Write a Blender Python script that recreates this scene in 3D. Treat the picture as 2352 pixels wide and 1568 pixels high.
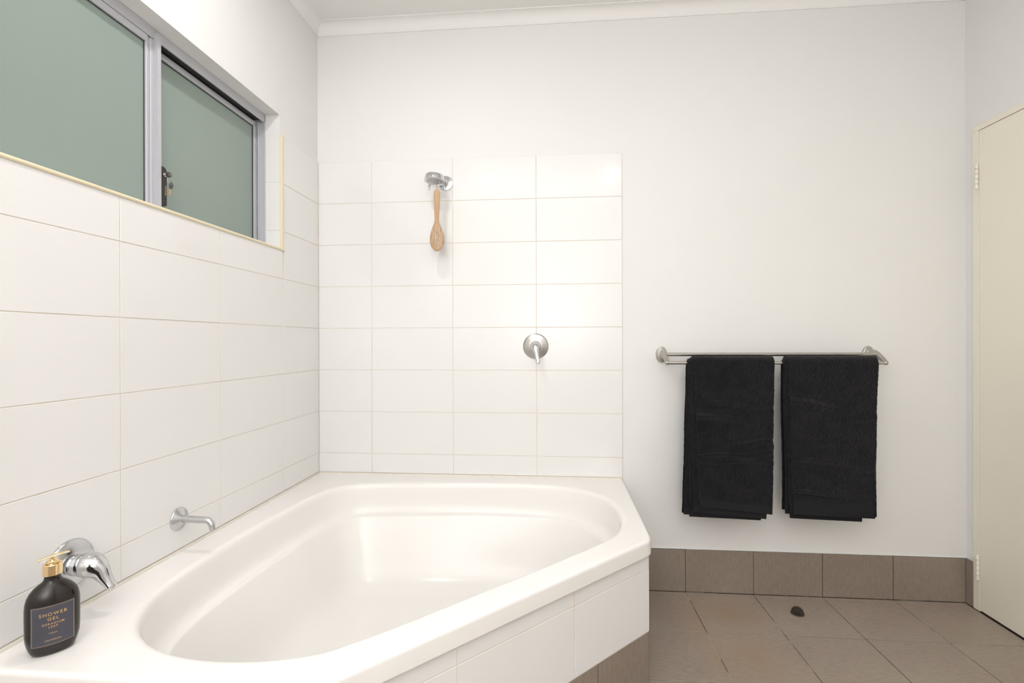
import bpy, bmesh, math, random
from mathutils import Vector, Matrix, noise

random.seed(7)
for o in list(bpy.data.objects):
    bpy.data.objects.remove(o, do_unlink=True)
SC = bpy.context.scene
COL = SC.collection
PI = math.pi

# ------------------------------------------------------------------ camera
YAW, ROLL, FPX = -0.0847, -0.0028, 1144.6
cam_d = bpy.data.cameras.new('camera')
cam = bpy.data.objects.new('camera', cam_d)
COL.objects.link(cam)
fw = Vector((math.sin(YAW), math.cos(YAW), 0))
rt = Vector((math.cos(YAW), -math.sin(YAW), 0))
up = rt.cross(fw)
r2 = rt * math.cos(ROLL) + up * math.sin(ROLL)
u2 = -rt * math.sin(ROLL) + up * math.cos(ROLL)
M = Matrix((r2, u2, -fw)).transposed().to_4x4()
M.translation = Vector((1.1351, -2.3224, 1.1394))
cam.matrix_world = M
cam_d.sensor_width = 36.0
cam_d.lens = FPX / 2352 * 36
cam_d.clip_start = 0.02
SC.camera = cam

# ------------------------------------------------------------------ world, lights, exposure
world = bpy.data.worlds.new('night_outside')
SC.world = world
world.use_nodes = True
world.node_tree.nodes['Background'].inputs[0].default_value = (0.10, 0.13, 0.16, 1)
world.node_tree.nodes['Background'].inputs[1].default_value = 0.02
SC.view_settings.view_transform = 'Standard'
SC.view_settings.look = 'None'
SC.view_settings.gamma = 1
SC.view_settings.use_curve_mapping = False
SC.view_settings.exposure = 0.02

CEIL = 2.667
LAMPS = [(0.52, -1.10, 6.5), (0.52, -2.30, 0.35), (1.66, -2.30, 1.4)]
WARM = (0.97, 0.96, 0.97)
for (lx, ly, pw) in LAMPS:
    if pw <= 0: continue
    ld = bpy.data.lights.new('downlight_beam', 'AREA')
    ld.shape = 'DISK'
    ld.size = 0.055
    ld.energy = pw
    ld.color = WARM
    lo = bpy.data.objects.new('downlight_beam', ld)
    COL.objects.link(lo)
    lo.location = (lx, ly, CEIL - 0.006)
# added fill: two unseen spots, turned up and back so that the light only bounces off the ceiling and the rear wall
for fdir, fsize, fen in (((0.12, -0.10, 1.0), 2.2, 116), ((-0.08, -0.62, 0.42), 2.9, 148)):
    fd = bpy.data.lights.new('bounce_fill', 'SPOT')
    fd.spot_size = fsize; fd.spot_blend = 0.8; fd.energy = fen; fd.shadow_soft_size = 0.03; fd.color = (0.955, 0.965, 0.985)
    fo = bpy.data.objects.new('bounce_fill', fd)
    COL.objects.link(fo)
    fo.location = (1.15, -2.42, 1.30)
    fo.rotation_euler = Vector(fdir).to_track_quat('-Z', 'Y').to_euler()

# ------------------------------------------------------------------ material helpers
def mat(name, col, rough=0.5, metal=0.0, **kw):
    m = bpy.data.materials.new(name)
    m.use_nodes = True
    b = m.node_tree.nodes['Principled BSDF']
    b.inputs['Base Color'].default_value = (*col, 1)
    b.inputs['Roughness'].default_value = rough
    b.inputs['Metallic'].default_value = metal
    for k, v in kw.items():
        b.inputs[k.replace('_', ' ')].default_value = v
    return m

def nodes(m):
    return m.node_tree.nodes, m.node_tree.links, m.node_tree.nodes['Principled BSDF']

def coords(m, kind='Object', scale=(1, 1, 1), rot=(0, 0, 0), loc=(0, 0, 0)):
    N, L, b = nodes(m)
    if kind == 'World':
        t = N.new('ShaderNodeNewGeometry'); out = t.outputs['Position']
    else:
        t = N.new('ShaderNodeTexCoord'); out = t.outputs[kind]
    mp = N.new('ShaderNodeMapping')
    mp.inputs['Scale'].default_value = scale
    mp.inputs['Rotation'].default_value = rot
    mp.inputs['Location'].default_value = loc
    L.new(out, mp.inputs[0])
    return mp.outputs[0]

def noise_tex(m, vec, scale, detail=4, rough=0.55):
    N, L, b = nodes(m)
    n = N.new('ShaderNodeTexNoise')
    n.inputs['Scale'].default_value = scale
    n.inputs['Detail'].default_value = detail
    n.inputs['Roughness'].default_value = rough
    L.new(vec, n.inputs['Vector'])
    return n.outputs['Fac']

def ramp(m, fac, stops):
    N, L, b = nodes(m)
    r = N.new('ShaderNodeValToRGB')
    e = r.color_ramp.elements
    while len(e) < len(stops):
        e.new(0.5)
    for i, (p, c) in enumerate(stops):
        e[i].position = p
        e[i].color = (*c, 1) if len(c) == 3 else c
    L.new(fac, r.inputs[0])
    return r.outputs[0]

def mix(m, fac, a, b_, mode='MIX'):
    N, L, b = nodes(m)
    x = N.new('ShaderNodeMix')
    x.data_type = 'RGBA'; x.blend_type = mode
    for sock, v in ((x.inputs[0], fac), (x.inputs[6], a), (x.inputs[7], b_)):
        if isinstance(v, (int, float)):
            sock.default_value = v
        elif isinstance(v, tuple):
            sock.default_value = (*v, 1)
        else:
            L.new(v, sock)
    return x.outputs[2]

def bump(m, fac, strength, dist=0.001):
    N, L, b = nodes(m)
    n = N.new('ShaderNodeBump')
    n.inputs['Strength'].default_value = strength
    n.inputs['Distance'].default_value = dist
    L.new(fac, n.inputs['Height'])
    L.new(n.outputs[0], b.inputs['Normal'])

def setcol(m, out):
    N, L, b = nodes(m)
    L.new(out, b.inputs['Base Color'])

def spot_mask(m, c, r, squash=(1, 1, 1)):
    """soft blob at world position c"""
    v = coords(m, 'World', scale=tuple(s / r for s in squash),
               loc=tuple(-ci * s / r for ci, s in zip(c, squash)))
    N, L, b = nodes(m)
    g = N.new('ShaderNodeTexGradient'); g.gradient_type = 'SPHERICAL'
    L.new(v, g.inputs[0])
    return g.outputs['Fac']

# ------------------------------------------------------------------ materials
M_PAINT = mat('wall_paint', (0.80, 0.785, 0.76), 0.55)
v = coords(M_PAINT, 'World')
setcol(M_PAINT, ramp(M_PAINT, noise_tex(M_PAINT, v, 1.3, 3), [(0.3, (0.845, 0.832, 0.808)), (0.7, (0.852, 0.842, 0.82))]))
bump(M_PAINT, noise_tex(M_PAINT, v, 180, 2), 0.05, 0.0006)
M_CEIL = mat('ceiling_paint', (0.92, 0.905, 0.885), 0.7)
M_TILE = mat('white_ceramic', (0.83, 0.805, 0.775), 0.12)
v = coords(M_TILE, 'World')
setcol(M_TILE, ramp(M_TILE, noise_tex(M_TILE, v, 2.2, 2), [(0.3, (0.855, 0.84, 0.818)), (0.7, (0.865, 0.852, 0.835))]))
bump(M_TILE, noise_tex(M_TILE, v, 7, 2), 0.12, 0.0012)
M_GROUT = mat('cream_grout', (0.62, 0.53, 0.42), 0.8)
v = coords(M_GROUT, 'World')
setcol(M_GROUT, ramp(M_GROUT, noise_tex(M_GROUT, v, 5, 4, 0.7),
       [(0.34, (0.80, 0.74, 0.66)), (0.55, (0.76, 0.67, 0.55)), (0.74, (0.62, 0.46, 0.30))]))
M_SEAL = mat('sealant', (0.78, 0.70, 0.58), 0.4)
v = coords(M_SEAL, 'World')
setcol(M_SEAL, ramp(M_SEAL, noise_tex(M_SEAL, v, 22, 4, 0.7), [(0.4, (0.87, 0.83, 0.76)), (0.66, (0.84, 0.77, 0.66)), (0.80, (0.60, 0.42, 0.26))]))
M_BEAD = mat('cream_plastic_bead', (0.84, 0.74, 0.52), 0.35)
M_ACRYL = mat('bath_acrylic', (0.85, 0.82, 0.785), 0.22)
v = coords(M_ACRYL, 'World')
setcol(M_ACRYL, ramp(M_ACRYL, noise_tex(M_ACRYL, v, 3, 3), [(0.3, (0.905, 0.875, 0.84)), (0.7, (0.915, 0.89, 0.86))]))
M_STONE = mat('grey_brown_porcelain', (0.20, 0.165, 0.135), 0.42)
def stone(m, axis_scale, stains, dark=1.0):
    v = coords(m, 'World', scale=axis_scale)
    f = noise_tex(m, v, 1.0, 6, 0.65)
    v2 = coords(m, 'World')
    g = noise_tex(m, v2, 3.0, 4)
    c1 = ramp(m, f, [(0.32, (0.29, 0.233, 0.186)), (0.5, (0.355, 0.29, 0.235)), (0.70, (0.415, 0.346, 0.282))])
    c = mix(m, 0.35, c1, ramp(m, g, [(0.35, (0.30, 0.24, 0.192)), (0.65, (0.395, 0.33, 0.27))]))
    for (p, r, sq, k) in stains:
        s = spot_mask(m, p, r, sq)
        N, L, b = nodes(m)
        mm = N.new('ShaderNodeMath'); mm.operation = 'MULTIPLY'
        L.new(s, mm.inputs[0]); L.new(ramp(m, g, [(0.3, (0.3, 0.3, 0.3)), (0.6, (1, 1, 1))]), mm.inputs[1])
        m2 = N.new('ShaderNodeMath'); m2.operation = 'MULTIPLY'; m2.inputs[1].default_value = k
        L.new(mm.outputs[0], m2.inputs[0])
        c = mix(m, m2.outputs[0], c, (0.35, 0.245, 0.165))
    c = mix(m, 1.0, c, (dark, dark, dark), 'MULTIPLY')
    setcol(m, c)
    bump(m, f, 0.25, 0.0008)
M_FLOOR = M_STONE
stone(M_FLOOR, (34, 120, 120), [((1.87, -0.17, 0), 0.16, (1, 1.3, 1), 1.0), ((1.85, -0.47, 0), 0.2, (1.3, 1, 1), 0.8),
                              ((1.70, -0.25, 0), 0.22, (2.6, 0.8, 1), 0.7), ((1.72, -0.52, 0), 0.16, (2, 1, 1), 0.6)])
M_SKIRT = mat('grey_brown_porcelain_upright', (0.2, 0.165, 0.135), 0.45)
stone(M_SKIRT, (120, 120, 30), [], 0.82)
M_DGROUT = mat('floor_grout', (0.1, 0.07, 0.05), 0.9)
v = coords(M_DGROUT, 'World')
setcol(M_DGROUT, ramp(M_DGROUT, noise_tex(M_DGROUT, v, 3.2, 5, 0.75),
       [(0.42, (0.05, 0.032, 0.024)), (0.53, (0.10, 0.06, 0.04)), (0.58, (0.50, 0.46, 0.41))]))
M_CHROME = mat('chrome', (0.60, 0.60, 0.61), 0.08, 1.0)
v = coords(M_CHROME, 'Object')
N_, L_, b_ = nodes(M_CHROME)
r_ = N_.new('ShaderNodeMapRange')
r_.inputs['To Min'].default_value = 0.05; r_.inputs['To Max'].default_value = 0.34
L_.new(noise_tex(M_CHROME, v, 60, 5, 0.7), r_.inputs[0]); L_.new(r_.outputs[0], b_.inputs['Roughness'])
M_CHROME2 = mat('clean_chrome', (0.66, 0.66, 0.675), 0.07, 1.0)
M_BRUSH = mat('brushed_nickel', (0.47, 0.45, 0.415), 0.32, 1.0)
M_PLATE = mat('dulled_chrome', (0.50, 0.485, 0.46), 0.28, 1.0)
M_GOLD = mat('pale_gold_metal', (0.93, 0.70, 0.40), 0.12, 1.0)
M_GOLDINK = mat('copper_ink', (0.72, 0.45, 0.22), 0.35, 0.6)
M_LABEL = mat('slate_label', (0.065, 0.065, 0.082), 0.5)
M_BOTTLE = mat('dark_brown_glass', (0.016, 0.011, 0.009), 0.09)
M_ALU = mat('satin_aluminium', (0.56, 0.56, 0.59), 0.5, 0.25)
M_ALUD = mat('shaded_aluminium', (0.085, 0.083, 0.08), 0.5, 0.2)  # dark tone paints the shade inside the hollow window head
M_RUBBER = mat('black_gasket', (0.02, 0.02, 0.03), 0.6)
M_GLASS = mat('frosted_glass', (0.36, 0.44, 0.385), 0.38)
nodes(M_GLASS)[2].inputs['Transmission Weight'].default_value = 0.25
nodes(M_GLASS)[2].inputs['Coat Weight'].default_value = 0.25
nodes(M_GLASS)[2].inputs['Coat Roughness'].default_value = 0.06
v = coords(M_GLASS, 'World')
bump(M_GLASS, noise_tex(M_GLASS, v, 900, 2), 0.12, 0.0004)
M_BLACK = mat('black_plastic', (0.018, 0.016, 0.015), 0.4)
M_BRASS = mat('worn_brass', (0.36, 0.20, 0.11), 0.5, 0.6)
M_DOOR = mat('cream_door_paint', (0.90, 0.85, 0.725), 0.42)
M_TOWEL = mat('black_terry', (0.0105, 0.0100, 0.0115), 1.0)
nodes(M_TOWEL)[2].inputs['Sheen Weight'].default_value = 0.14
nodes(M_TOWEL)[2].inputs['Sheen Roughness'].default_value = 0.5
nodes(M_TOWEL)[2].inputs['Specular IOR Level'].default_value = 0.1
v = coords(M_TOWEL, 'World')
f1 = noise_tex(M_TOWEL, v, 420, 3, 0.7)
setcol(M_TOWEL, mix(M_TOWEL, 0.5, ramp(M_TOWEL, f1, [(0.35, (0.0035, 0.0035, 0.0042)), (0.7, (0.026, 0.0255, 0.029))]),
                    ramp(M_TOWEL, noise_tex(M_TOWEL, v, 22, 4, 0.6), [(0.35, (0.0065, 0.0065, 0.0078)), (0.65, (0.0165, 0.0160, 0.0185))])))
bump(M_TOWEL, f1, 0.9, 0.003)
M_HEM = mat('black_flat_weave', (0.017, 0.017, 0.0185), 0.9)
nodes(M_HEM)[2].inputs['Specular IOR Level'].default_value = 0.2
v = coords(M_HEM, 'World', scale=(600, 600, 200))
bump(M_HEM, noise_tex(M_HEM, v, 1, 2), 0.3, 0.0006)
M_WOOD = mat('bath_brush_wood', (0.55, 0.33, 0.18), 0.5)
v = coords(M_WOOD, 'Object', scale=(60, 60, 5))
w1 = ramp(M_WOOD, noise_tex(M_WOOD, v, 1.6, 4), [(0.3, (0.50, 0.29, 0.15)), (0.7, (0.64, 0.42, 0.25))])
sm = coords(M_WOOD, 'Object', scale=(24, 24, 13), loc=(0, 0, 2.85))
gN, gL, gb = nodes(M_WOOD)
gr = gN.new('ShaderNodeTexGradient'); gr.gradient_type = 'SPHERICAL'; gL.new(sm, gr.inputs[0])
st = ramp(M_WOOD, noise_tex(M_WOOD, coords(M_WOOD, 'Object', scale=(150, 150, 22)), 1.0, 6, 0.7), [(0.50, (0, 0, 0)), (0.66, (1, 1, 1))])
mu = gN.new('ShaderNodeMath'); mu.operation = 'MULTIPLY'; gL.new(gr.outputs['Fac'], mu.inputs[0]); gL.new(st, mu.inputs[1])
mu2 = gN.new('ShaderNodeMath'); mu2.operation = 'MULTIPLY'; mu2.inputs[1].default_value = 1.5; mu2.use_clamp = True
gL.new(mu.outputs[0], mu2.inputs[0])
pale = gN.new('ShaderNodeMath'); pale.operation = 'MULTIPLY'; pale.inputs[1].default_value = 0.9; pale.use_clamp = True
gL.new(gr.outputs['Fac'], pale.inputs[0])
setcol(M_WOOD, mix(M_WOOD, mu2.outputs[0], mix(M_WOOD, pale.outputs[0], w1, (0.56, 0.42, 0.29)), (0.13, 0.10, 0.08)))
M_BRISTLE = mat('pale_bristle', (0.60, 0.50, 0.36), 0.8)
M_CORD = mat('leather_cord', (0.68, 0.52, 0.40), 0.7)
M_STOP = mat('dark_bronze', (0.13, 0.11, 0.085), 0.35, 0.8)
M_LAMP = bpy.data.materials.new('lamp_lens'); M_LAMP.use_nodes = True
M_LAMP.node_tree.nodes['Principled BSDF'].inputs['Emission Color'].default_value = (1, 0.93, 0.86, 1)
M_LAMP.node_tree.nodes['Principled BSDF'].inputs['Emission Strength'].default_value = 4

M_SGROUT = mat('skirting_grout', (0.075, 0.05, 0.037), 0.9)
# ------------------------------------------------------------------ object helpers
def tag(o, label=None, cat=None, group=None, kind=None):
    if label: o['label'] = label
    if cat: o['category'] = cat
    if group: o['group'] = group
    if kind: o['kind'] = kind
    return o

def empty(name, loc=(0, 0, 0), rot=(0, 0, 0), label=None, cat=None, group=None, kind=None):
    o = bpy.data.objects.new(name, None)
    COL.objects.link(o)
    o.location = loc; o.rotation_euler = rot
    o.empty_display_size = 0.05
    return tag(o, label, cat, group, kind)

def obj(name, bm, m, parent=None, loc=None, rot=None, smooth=False, angle=None):
    if isinstance(bm, bpy.types.Mesh):
        me = bm
    else:
        me = bpy.data.meshes.new(name)
        bmesh.ops.recalc_face_normals(bm, faces=bm.faces)
        if smooth:
            for f in bm.faces: f.smooth = True
            if angle is not None:
                for e in bm.edges:
                    if len(e.link_faces) == 2 and e.calc_face_angle(0) > angle:
                        e.smooth = False
        bm.to_mesh(me); bm.free()
        me.materials.append(m)
    o = bpy.data.objects.new(name, me)
    COL.objects.link(o)
    if parent: o.parent = parent
    if loc: o.location = loc
    if rot: o.rotation_euler = rot
    return o

def box(bm, x0, x1, y0, y1, z0, z1, bev=0.0, seg=1):
    b2 = bmesh.new()
    bmesh.ops.create_cube(b2, size=1)
    for v in b2.verts:
        v.co = Vector(((x0 + x1) / 2 + v.co.x * (x1 - x0), (y0 + y1) / 2 + v.co.y * (y1 - y0), (z0 + z1) / 2 + v.co.z * (z1 - z0)))
    if bev:
        bmesh.ops.bevel(b2, geom=list(b2.edges), offset=bev, segments=seg, affect='EDGES')
    merge(bm, b2)

def merge(bm, b2):
    t = bpy.data.meshes.new('tmp'); b2.to_mesh(t); b2.free(); bm.from_mesh(t); bpy.data.meshes.remove(t)

def bx(*a, **k):
    bm = bmesh.new(); box(bm, *a, **k); return bm

def rings(bm, loops, cap0=True, cap1=True, closed=True):
    rows = [[bm.verts.new(p) for p in lp] for lp in loops]
    n = len(rows[0])
    for a, b in zip(rows, rows[1:]):
        for i in range(n if closed else n - 1):
            j = (i + 1) % n
            bm.faces.new((a[i], a[j], b[j], b[i]))
    if cap0: bm.faces.new(rows[0][::-1])
    if cap1: bm.faces.new(rows[-1])
    return rows

def lathe(bm, prof, n=40, mx=None, sx=1, sy=1):
    """prof: (r, h) list; axis +Z; mx optional matrix"""
    mx = mx or Matrix()
    loops = []
    for r, h in prof:
        r = max(r, 1e-5)
        loops.append([mx @ Vector((r * sx * math.cos(2 * PI * i / n), r * sy * math.sin(2 * PI * i / n), h)) for i in range(n)])
    rings(bm, loops)

def sweep(bm, path, n=20, ref=Vector((0, 0, 1)), round_end=True):
    """path: list of (point, ra, rb): ra along side vector, rb along the other"""
    pts = [Vector(p[0]) for p in path]
    loops = []
    for i, (p, ra, rb) in enumerate(path):
        p = Vector(p)
        t = (pts[min(i + 1, len(pts) - 1)] - pts[max(i - 1, 0)]).normalized()
        s = ref.cross(t)
        if s.length < 1e-4: s = Vector((1, 0, 0)).cross(t)
        s.normalize(); u = t.cross(s)
        loops.append([p + s * ra * math.cos(2 * PI * k / n) + u * rb * math.sin(2 * PI * k / n) for k in range(n)])
    if round_end:
        p, ra, rb = path[-1]; p = Vector(p)
        t = (pts[-1] - pts[-2]).normalized()
        s = ref.cross(t)
        if s.length < 1e-4: s = Vector((1, 0, 0)).cross(t)
        s.normalize(); u = t.cross(s)
        for a in (0.3, 0.6, 0.85, 0.97):
            c = math.sqrt(1 - a * a)
            loops.append([p + t * min(ra, rb) * a + s * ra * c * math.cos(2 * PI * k / n) + u * rb * c * math.sin(2 * PI * k / n) for k in range(n)])
    rings(bm, loops)

def smooth_path(path, k=5):
    """catmull-rom through (point, ra, rb)"""
    out = []
    P = [(*p[0], p[1], p[2]) for p in path]
    for i in range(len(P) - 1):
        p0, p1, p2, p3 = P[max(i - 1, 0)], P[i], P[i + 1], P[min(i + 2, len(P) - 1)]
        for j in range(k):
            t = j / k
            q = [0.5 * (2 * b + (c - a) * t + (2 * a - 5 * b + 4 * c - d) * t * t + (-a + 3 * b - 3 * c + d) * t ** 3)
                 for a, b, c, d in zip(p0, p1, p2, p3)]
            out.append(((q[0], q[1], q[2]), max(q[3], 1e-4), max(q[4], 1e-4)))
    q = P[-1]; out.append(((q[0], q[1], q[2]), q[3], q[4]))
    return out

def axis_matrix(origin, direction):
    q = Vector((0, 0, 1)).rotation_difference(Vector(direction).normalized())
    return Matrix.Translation(Vector(origin)) @ q.to_matrix().to_4x4()

_tile_cache = {}
def tile(parent, name, m, origin, ux, uy, un, w, h, th=0.007, bev=0.0009, seed=True, place=0.0):
    """a tile w x h lying in plane (ux,uy) with outward normal un; origin = lower corner on the face plane"""
    key = (name, m.name, round(w, 4), round(h, 4), th)
    me = _tile_cache.get(key)
    if me is None:
        bm = bx(0, w, 0, h, -th, 0, bev=bev)
        me = bpy.data.meshes.new(name); bmesh.ops.recalc_face_normals(bm, faces=bm.faces)
        bm.to_mesh(me); bm.free(); me.materials.append(m)
        _tile_cache[key] = me
    o = bpy.data.objects.new(name, me)
    COL.objects.link(o)
    o.parent = parent
    R = Matrix((Vector(ux), Vector(uy), Vector(un))).transposed().to_4x4()
    c_ = Matrix.Translation((w / 2, h / 2, 0))
    tilt = c_ @ Matrix.Rotation(random.uniform(-0.0008, 0.0008), 4, 'X') @ Matrix.Rotation(random.uniform(-0.0006, 0.0006), 4, 'Y') @ c_.inverted()
    off = Vector(un) * (random.uniform(-0.0003, 0.0002) + place)
    o.matrix_local = Matrix.Translation(Vector(origin) + off - parent.location) @ R @ tilt
    return o

# ================================================================== STRUCTURE
W_R, REAR = 2.912, -3.25
Z0 = 0.0
OP = dict(y0=-1.58, y1=-0.334, z0=1.5306, z1=2.088)   # window opening in the left wall

bm = bmesh.new()
PX = -0.0055
box(bm, -0.14, PX, REAR, OP['y0'], 0, CEIL + 0.03)
box(bm, -0.14, PX, OP['y1'] + 0.0016, 0.14, 0, CEIL + 0.03)
box(bm, -0.14, PX, OP['y0'], OP['y1'] + 0.0016, 0, OP['z0'] - 0.0016)
box(bm, -0.14, PX, OP['y0'], OP['y1'] + 0.0016, OP['z1'], CEIL + 0.03)
wall_left = tag(obj('wall_left', bm, M_PAINT), kind='structure')
bm = bx(-0.14, W_R + 0.2, 0.0055, 0.14, 0, CEIL + 0.03)
wall_back = tag(obj('wall_back', bm, M_PAINT), kind='structure')
WR = W_R + 0.008
DY0, DY1, DZ = -0.0727, -0.905, 2.017
bm = bmesh.new()
box(bm, WR, WR + 0.12, -0.055, 0.14, 0, CEIL + 0.03)
box(bm, WR, WR + 0.12, REAR, DY1 - 0.02, 0, CEIL + 0.03)
box(bm, WR, WR + 0.12, DY1 - 0.02, -0.055, DZ + 0.022, CEIL + 0.03)
wall_right = tag(obj('wall_right', bm, M_PAINT), kind='structure')
wall_rear = tag(obj('wall_rear', bx(-0.14, W_R + 0.2, REAR - 0.1, REAR, 0, CEIL + 0.03), M_PAINT), kind='structure')
ceiling = tag(obj('ceiling', bx(-0.14, W_R + 0.2, REAR - 0.1, 0.14, CEIL, CEIL + 0.1), M_CEIL), kind='structure')
floor = tag(obj('floor', bx(-0.14, W_R + 0.2, REAR - 0.1, 0.14, -0.08, -0.0018), M_DGROUT), kind='structure')

# cove cornices
def cove(name, p0, p1, inward):
    """extruded cove between wall and ceiling; inward = unit vector away from the wall"""
    c = 0.05
    prof = [(0, -c - 0.0), (0.004, -c), (0.004, -c + 0.004)]
    for i in range(9):
        a = i / 8 * PI / 2
        prof.append((0.005 + (c - 0.009) * (1 - math.cos(a)), -c + 0.005 + (c - 0.009) * math.sin(a)))
    prof += [(c - 0.003, -0.004), (c, -0.004), (c, 0.0), (0, 0.0)]
    bm = bmesh.new()
    inw = Vector(inward)
    loops = []
    d = (Vector(p1) - Vector(p0)).normalized()
    for e, s in ((Vector(p0), 1), (Vector(p1), -1)):
        loops.append([e + inw * a + d * s * 0 + Vector((0, 0, b)) for a, b in prof])
    rings(bm, loops)
    o = obj(name, bm, M_CEIL, smooth=True, angle=0.6)
    return tag(o, kind='structure')
cove('trim_1', (-0.0055, 0.0055, CEIL), (WR, 0.0055, CEIL), (0, -1, 0))
cove('trim_2', (-0.0055, REAR, CEIL), (-0.0055, 0.0055, CEIL), (1, 0, 0))
cove('trim_3', (WR, REAR, CEIL), (WR, 0.0055, CEIL), (-1, 0, 0))

# ---------------------------------------------------------------- wall tiles
ZT, RH, CW, JT = 2.005, 0.2, 0.3945, 0.0022
RIMZ = 0.505
BEDD = 0.0012
xb = [0.0, 0.2635, 0.2635 + CW, 0.2635 + 2 * CW, 0.2635 + 3 * CW]
bm = bx(-0.0056, xb[-1] - 0.001, BEDD, 0.0056, 0.47, ZT - 0.0008)
obj('grout_bed', bm, M_GROUT, wall_back)
rows = [(ZT - RH * (k + 1), ZT - RH * k) for k in range(8)]
rows[7] = (0.5125, rows[7][1])
for (a, b) in zip(xb, xb[1:]):
    for (z0, z1) in rows:
        tile(wall_back, 'wall_tile', M_TILE, (a + JT / 2, 0, z0 + JT / 2), (1, 0, 0), (0, 0, 1), (0, -1, 0),
             b - a - JT, z1 - z0 - JT)
yl = [0.0, 0.3163, 0.3163 + CW, 0.3163 + 2 * CW, 0.3163 + 3 * CW, 0.3163 + 4 * CW]
bm = bmesh.new()
box(bm, -0.0056, -BEDD, -yl[-1], 0, 0.47, 1.5235)
box(bm, -0.0056, -BEDD, -0.3105, 0.0056, 1.5235, ZT - 0.0008)
obj('grout_bed', bm, M_GROUT, wall_left)
for ci, (a, b) in enumerate(zip(yl, yl[1:])):
    for k, (z0, z1) in enumerate(rows):
        if ci == 0:
            if k < 3: b_ = 0.3105
            else: b_ = b
            if k == 2:
                b_ = 0.3105
        else:
            if k < 2: continue
            b_ = b
            if k == 2: z1 = 1.5235
        tile(wall_left, 'wall_tile', M_TILE, (0, -a - JT / 2, z0 + JT / 2), (0, -1, 0), (0, 0, 1), (1, 0, 0),
             b_ - a - JT, z1 - z0 - JT)
# reveal tiles on the right jamb of the window (face looks toward -y)
for (z0, z1) in ((1.5306, 1.605), (1.605, 1.805), (1.805, 2.005)):
    tile(wall_left, 'reveal_tile', M_TILE, (-0.0662, OP['y1'] - 0.0, z0 + JT / 2), (1, 0, 0), (0, 0, 1), (0, -1, 0),
         0.062, z1 - z0 - JT, th=0.004)
# sill tiles
for k in range(4):
    a = OP['y1'] - 0.001 - k * 0.31
    tile(wall_left, 'sill_tile', M_TILE, (-0.066, a, 1.5306), (0, -1, 0), (-1, 0, 0) if False else (1, 0, 0), (0, 0, 1),
         0.306, 0.062, th=0.004)

# cream quadrant bead around the window edge
bm = bmesh.new()
def quad_bead(bm, p0, p1, n_out, n_side, w=0.011, d=0.006):
    p0, p1, o_, s_ = Vector(p0), Vector(p1), Vector(n_out), Vector(n_side)
    prof = [(0, 0)] + [(w * (1 - (1 - math.sin(a)) * 0.0) * (math.cos(a) if False else 1) , 0)] if False else None
    pts = [(0, -0.005), (0, 0.001)]
    for i in range(7):
        a = i / 6 * PI / 2
        pts.append((w * 0.5 * (1 - math.cos(a)) , 0.001 + d * math.sin(a)))
    for i in range(1, 7):
        a = i / 6 * PI / 2
        pts.append((w * 0.5 + w * 0.5 * math.sin(a), 0.001 + d * math.cos(a)))
    pts.append((w, -0.005))
    rings(bm, [[p + s_ * a + o_ * b for a, b in pts] for p in (p0, p1)])
quad_bead(bm, (0, OP['y0'], 1.5215), (0, OP['y1'] + 0.024, 1.5215), (1, 0, 0), (0, 0, 1), 0.0105, 0.004)
quad_bead(bm, (0, OP['y1'] + 0.0005, 1.5215), (0, OP['y1'] + 0.0005, 2.004), (1, 0, 0), (0, 1, 0), 0.022, 0.004)
o = tag(obj('trim_4', bm, M_BEAD, smooth=True, angle=0.7), kind='structure')

# ---------------------------------------------------------------- floor tiles
fx = [1.4315 - 0.2955 * 5 + 0.2955 * i for i in range(0, 10)] + [2.909]
fx = [x for x in fx]
fx = [-0.045, 0.2495, 0.545, 0.8405, 1.136, 1.4315, 1.727, 2.0225, 2.318, 2.617, 2.909]
fy = [-0.0005, -0.018] + [-0.018 - 0.2955 * i for i in range(1, 12)]
fy = [y for y in fy if y > REAR] + [REAR]
for (a, b) in zip(fx, fx[1:]):
    for (c, d) in zip(fy, fy[1:]):
        if abs(c - d) < 0.03: continue
        if b - d < 2.0: continue
        tile(floor, 'floor_tile', M_FLOOR, (max(a, 0) + 0.0014, d + 0.0014, 0), (1, 0, 0), (0, 1, 0), (0, 0, 1),
             b - max(a, 0) - 0.0028, c - d - 0.0028, th=0.006, bev=0.0007)
for (a, b) in zip(fx[5:], fx[6:]):
    a_ = max(a, 1.4)
    tile(floor, 'floor_tile', M_FLOOR, (a_ + 0.001, -0.0172, 0.0), (1, 0, 0), (0, 1, 0), (0, 0, 1),
         b - a_ - 0.002, 0.0155, th=0.006, bev=0.0006)
tag(bpy.data.objects['floor'], kind='structure')

# skirting tiles
base = tag(obj('baseboard_back', bx(1.40, W_R, BEDD, 0.0056, 0, 0.192), M_SGROUT), kind='structure')
sx = [1.4300, 1.7262, 2.0245, 2.3200, 2.6162, 2.912]
for (a, b) in zip(sx, sx[1:]):
    tile(base, 'skirting_tile', M_SKIRT, (a + 0.0012, 0, 0.0016), (1, 0, 0), (0, 0, 1), (0, -1, 0), b - a - 0.0024,
         0.1905 + random.uniform(-0.0005, 0.0005), th=0.007)
base = tag(obj('baseboard_right', bx(W_R + BEDD, WR + 0.001, -0.0393, 0, 0, 0.192), M_SGROUT), kind='structure')
tile(base, 'skirting_tile', M_SKIRT, (W_R, -0.0388, 0.0016), (0, 1, 0), (0, 0, 1), (-1, 0, 0), 0.0373, 0.1905, th=0.007)
# thin paint bead along the skirting top
tag(obj('trim_5', bx(1.44, WR, 0.0002, 0.006, 0.1938, 0.1962, bev=0.0008), M_PAINT), kind='structure')

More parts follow.
